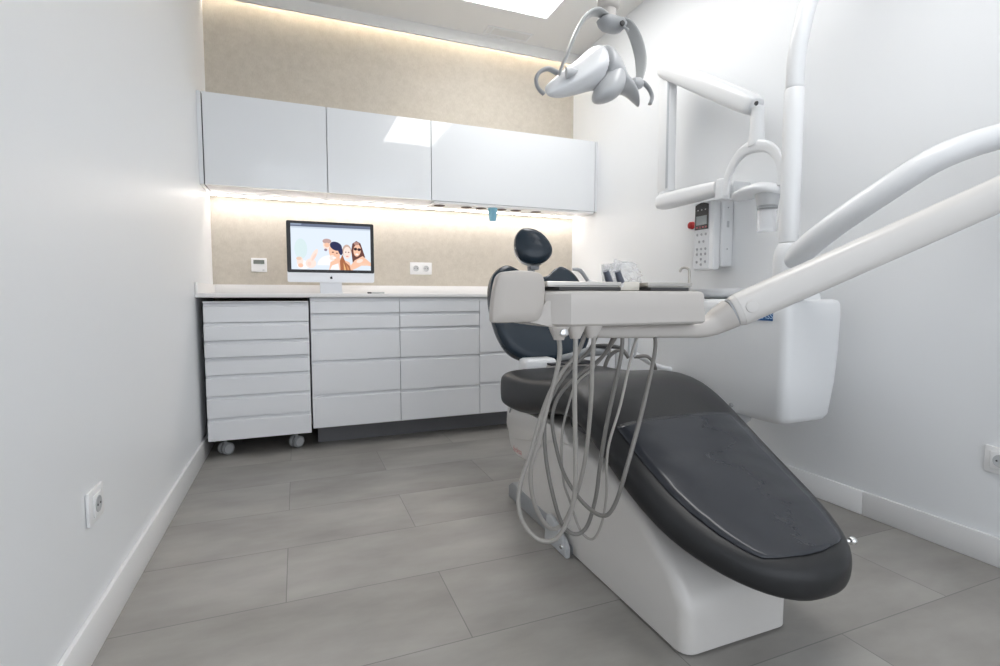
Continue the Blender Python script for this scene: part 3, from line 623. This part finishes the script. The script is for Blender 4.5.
obj('yoke_arm', tube(YR, [.016, .022, .026, .026, .022, .014], 6, 14, aspect=.22, up=(-.45, 1, 0), power=3), yoke_m, ol, sharp=60)
# reflector head, lofted from left tip to right tip
HS = [(.862, 1.622, .006, .010), (.868, 1.625, .018, .020), (.885, 1.632, .030, .032), (.905, 1.641, .038, .045), (.941, 1.662, .053, .065), (.982, 1.683, .061, .080), (1.025, 1.712, .074, .090), (1.054, 1.731, .082, .095), (1.089, 1.741, .083, .097), (1.118, 1.737, .081, .095), (1.140, 1.722, .066, .090), (1.160, 1.702, .046, .082), (1.185, 1.692, .036, .070), (1.210, 1.686, .031, .058), (1.238, 1.668, .028, .045), (1.256, 1.643, .020, .028), (1.264, 1.625, .008, .010)]
hd = []
for x, zc, rz, ry in HS:
    ring = []
    for k in range(24):
        a = 2 * PI * k / 24; c, s = math.cos(a), math.sin(a)
        zz = s * rz
        if s < 0: zz = s * rz * (1.0 - .45 * abs(c) ** 2) * 1.0
        ring.append((x, 1.72 + c * ry, zc + zz + (.012 * c)))
    hd.append(ring)
head = subsurf(obj('lamp_head', loft(hd[:9]), shell_c, ol, sharp=180), 1)
def shr(r, f): 
    c_ = sum((Vector(p) for p in r), Vector()) / len(r); return [c_ + (Vector(p) - c_) * f for p in r]
subsurf(obj('right_wing', loft([[(p[0] - .004, p[1], p[2]) for p in shr(hd[8], .93)], [(p[0] + .004, p[1], p[2]) for p in shr(hd[8], .985)]] + hd[9:]), wing_m, ol, sharp=180), 1)
lobe = []
for cx_, cz, rx_, ry_ in ((1.128, 1.735, .020, .035), (1.124, 1.712, .038, .050), (1.116, 1.685, .050, .060), (1.107, 1.658, .057, .066), (1.097, 1.632, .056, .064), (1.087, 1.612, .047, .052), (1.078, 1.600, .030, .034), (1.074, 1.596, .008, .01)):
    lobe.append([(cx_ + rx_ * math.cos(2 * PI * k / 20), 1.680 + ry_ * math.sin(2 * PI * k / 20), cz + .12 * rx_ * math.cos(2 * PI * k / 20)) for k in range(20)])
subsurf(obj('sensor_lobe', loft(lobe), wing_m, ol, sharp=180), 1)
obj('wing_bracket', loft([[(.905 + d, 1.64, 1.690 - d * .5), (.955, 1.628, 1.684), (.935, 1.632, 1.665), (.912 + d, 1.645, 1.655)], [(.905 + d, 1.70, 1.69), (.955, 1.70, 1.69), (.935, 1.70, 1.665), (.912 + d, 1.70, 1.655)]]) if False else tube([(.910, 1.655, 1.668), (.930, 1.65, 1.672), (.955, 1.655, 1.684)], [.020, .014, .003], 4, 12), greyl, ol, sharp=60)
obj('wing_bracket', tube([(1.273, 1.72, 1.705), (1.250, 1.70, 1.700), (1.215, 1.68, 1.698)], [.012, .022, .010], 4, 12), greyl, ol, sharp=60)
obj('handle', tube([(0.893, 1.69, 1.680), (0.857, 1.69, 1.688), (0.825, 1.69, 1.673), (0.809, 1.69, 1.646), (0.817, 1.69, 1.616), (0.841, 1.69, 1.598)], [.009, .008, .007, .0065, .006, .007], 6, 12, aspect=1.5), grey_m, ol, sharp=180)
obj('handle', tube([(1.240, 1.70, 1.708), (1.273, 1.70, 1.706), (1.302, 1.70, 1.686), (1.317, 1.70, 1.658), (1.308, 1.70, 1.630)], [.007, .008, .007, .0065, .007], 6, 12, aspect=1.5), grey_m, ol, sharp=180)

# ------------------------------------------------------------------ x-ray unit on the right wall
xr = thing('xray_unit', 'white folding-arm x-ray unit mounted on the right wall', 'x-ray unit', (2.1, 2.1, 1.4))
obj('wall_bracket', B(1.99, 2.102, 1.93, 2.02, 1.372, 1.44, r=.008), shell_c, xr)
obj('base_swivel', lathe((1.945, 1.955, 1.345), (0, 0, 1), [(0, .030), (.004, .034), (.095, .034), (.10, .028)], 24), shell_c, xr)
obj('lower_arm', tube([(1.945, 1.98, 1.408), (1.945, 2.10, 1.408), (1.94, 2.35, 1.408), (1.94, 2.41, 1.408)], [.034, .040, .044, .036], 4, 18, power=3), shell_c, xr, sharp=60)
ua = obj('upright_arm', B(1.925, 1.975, 2.33, 2.425, 1.462, 2.09, r=.008), shell_c, xr)
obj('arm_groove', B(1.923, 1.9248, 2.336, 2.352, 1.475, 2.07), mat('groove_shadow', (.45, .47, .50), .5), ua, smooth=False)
obj('lower_joint', lathe((1.945, 2.375, 1.445), (0, 0, 1), [(0, .036), (.017, .034)], 24), shell_c, xr)
obj('upper_arm', tube([(1.945, 2.42, 2.145), (1.945, 2.34, 2.105), (1.945, 1.85, 1.780), (1.945, 1.775, 1.728)], [.036, .050, .048, .036], 4, 18, power=3), shell_c, xr, sharp=60)
obj('elbow_screw', lathe((1.912, 1.742, 1.728), (-1, 0, 0), [(0, .010), (.006, .008)]), dark_m, xr)
obj('drop_stem', lathe((1.945, 1.765, 1.552), (0, 0, 1), [(0, .034), (.02, .036), (.06, .030), (.15, .028), (.17, .026)], 24), shell_c, xr, sharp=50)
obj('yoke', tube([(1.93, 1.925, 1.360), (1.93, 1.915, 1.433), (1.93, 1.882, 1.495), (1.93, 1.831, 1.538), (1.93, 1.765, 1.550), (1.93, 1.69, 1.528), (1.93, 1.643, 1.482), (1.93, 1.621, 1.422), (1.93, 1.618, 1.350)], [.008, .009, .010, .012, .013, .011, .009, .008, .008], 6, 14, aspect=2.2, power=3), shell_c, xr, sharp=60)
obj('tube_head', subsurf_src := loft([[(1.93 + rx_ * math.cos(2 * PI * k / 20), yc + ry_ * .0 + 0, zc + rz_ * math.sin(2 * PI * k / 20)) for k in range(20)] for yc, zc, rx_, rz_, ry_ in ((1.865, 1.330, .006, .004, 0), (1.855, 1.334, .035, .012, 0), (1.82, 1.342, .060, .022, 0), (1.77, 1.350, .070, .028, 0), (1.70, 1.350, .070, .030, 0), (1.65, 1.340, .055, .026, 0), (1.625, 1.330, .02, .012, 0))]), shell_c, xr, sharp=180)
obj('collimator', lathe((1.93, 1.682, 1.325), (0, 0, -1), [(0, .052), (.02, .048), (.04, .044), (.052, .043), (.053, .038)], 28), greyl, xr, sharp=50)
obj('cone_ring', lathe((1.93, 1.682, 1.272), (0, 0, -1), [(0, .042), (.012, .042)], 28), grey_m, xr)
obj('cone', lathe((1.93, 1.682, 1.260), (0, 0, -1), [(0, .040), (.095, .042), (.098, .042), (.098, .038), (.09, .037), (.005, .036)], 28), glass_m, xr)
# control box
kb = thing('control_box', 'white keypad box with display on the right wall under the x-ray arm', 'control box', (2.05, 2.11, 1.2))
obj('housing', add(B(2.03, 2.102, 2.035, 2.185, 1.03, 1.372, r=.006, seg=3), B(1.982, 2.03, 2.045, 2.185, 1.012, 1.368, r=.010, seg=4)), shell_c, kb, sharp=50)
KX = 1.981
kp = obj('keypad', B(KX - .002, KX + .002, 2.072, 2.178, 1.022, 1.362, r=.001, seg=1), greyl if False else mat('keypad_plate', (.62, .63, .65), .5), kb, smooth=False)
arc = [(2.078 + .094 * i / 8, 1.352 + .012 * math.sin(PI * i / 8)) for i in range(9)]
obj('display_frame', loft([[(x_, y_, z_) for y_, z_ in [(2.078, 1.226)] + arc + [(2.172, 1.226)]] for x_ in (KX - .0045, KX - .0022)]), black_m, kp, smooth=False)
obj('lcd', B(KX - .0060, KX - .0046, 2.088, 2.162, 1.250, 1.296), mat('lcd_grey', (.30, .33, .34), .3), kp, smooth=False)
for j, n_ in enumerate((3, 3)):
    for i in range(n_): obj('indicator', B(KX - .0056, KX - .0046, 2.095 + i * .026, 2.103 + i * .026, 1.318 - .01 * j + .006, 1.323 - .01 * j + .006), greyl, kp, smooth=False) if j == 0 else None
for i in range(4): obj('red_key', B(KX - .0056, KX - .0046, 2.088 + i * .021, 2.098 + i * .021, 1.234, 1.241), redt_m, kp, smooth=False)
for z_, ys_ in ((1.200, (-1, 0, 1)), (1.163, (-.5, .5)), (1.125, (-1, 0, 1)), (1.098, (-1, 0, 1)), (1.072, (0,)), (1.058, (-1, 1)), (1.044, (0,))):
    for q in ys_: obj('key', lathe((KX - .002, 2.125 + q * .030, z_), (-1, 0, 0), [(0, .0075), (.002, .0065)], 10), grey_m, kp)
text('lettering', 'CCX', .016, frame((KX - .0023, 2.125, 1.029), (0, -1, 0), (0, 0, 1)), grey_m, kp) if False else None
for z_ in (1.33, 1.12): obj('side_screw', lathe((2.065, 2.0352, z_), (0, -1, 0), [(0, .004), (.002, .003)], 10), grey_m, kb)
obj('side_switch', B(2.058, 2.072, 2.032, 2.0352, 1.23, 1.262), greyl, kb, smooth=False)
tag(obj('push_button', lathe((2.102, 2.33, 1.278), (-1, 0, 0), [(0, .022), (.018, .019), (.022, .014), (.023, .004)], 20), red_m), 'small red push button on the right wall behind the control box', 'button')

# ------------------------------------------------------------------ light, world, camera
w = bpy.data.worlds.new('world'); S.world = w; w.use_nodes = True
w.node_tree.nodes['Background'].inputs['Color'].default_value = (.88, .93, 1.0, 1)
w.node_tree.nodes['Background'].inputs['Strength'].default_value = 1.35

cam = bpy.data.cameras.new('camera'); co_ = bpy.data.objects.new('camera', cam); COL.objects.link(co_); S.camera = co_
cam.sensor_width = 36; cam.lens = 511.4 / 1000 * 36; cam.shift_y = -(333 - 331.85) / 1000; cam.clip_start = .02
co_.location = (0, 0, .88)
co_.rotation_euler = (math.radians(90 - 4.033), 0, math.radians(-21.666))
S.view_settings.view_transform = 'Standard'; S.view_settings.look = 'None'; S.view_settings.gamma = 1
S.view_settings.use_curve_mapping = False; S.view_settings.exposure = 0.52
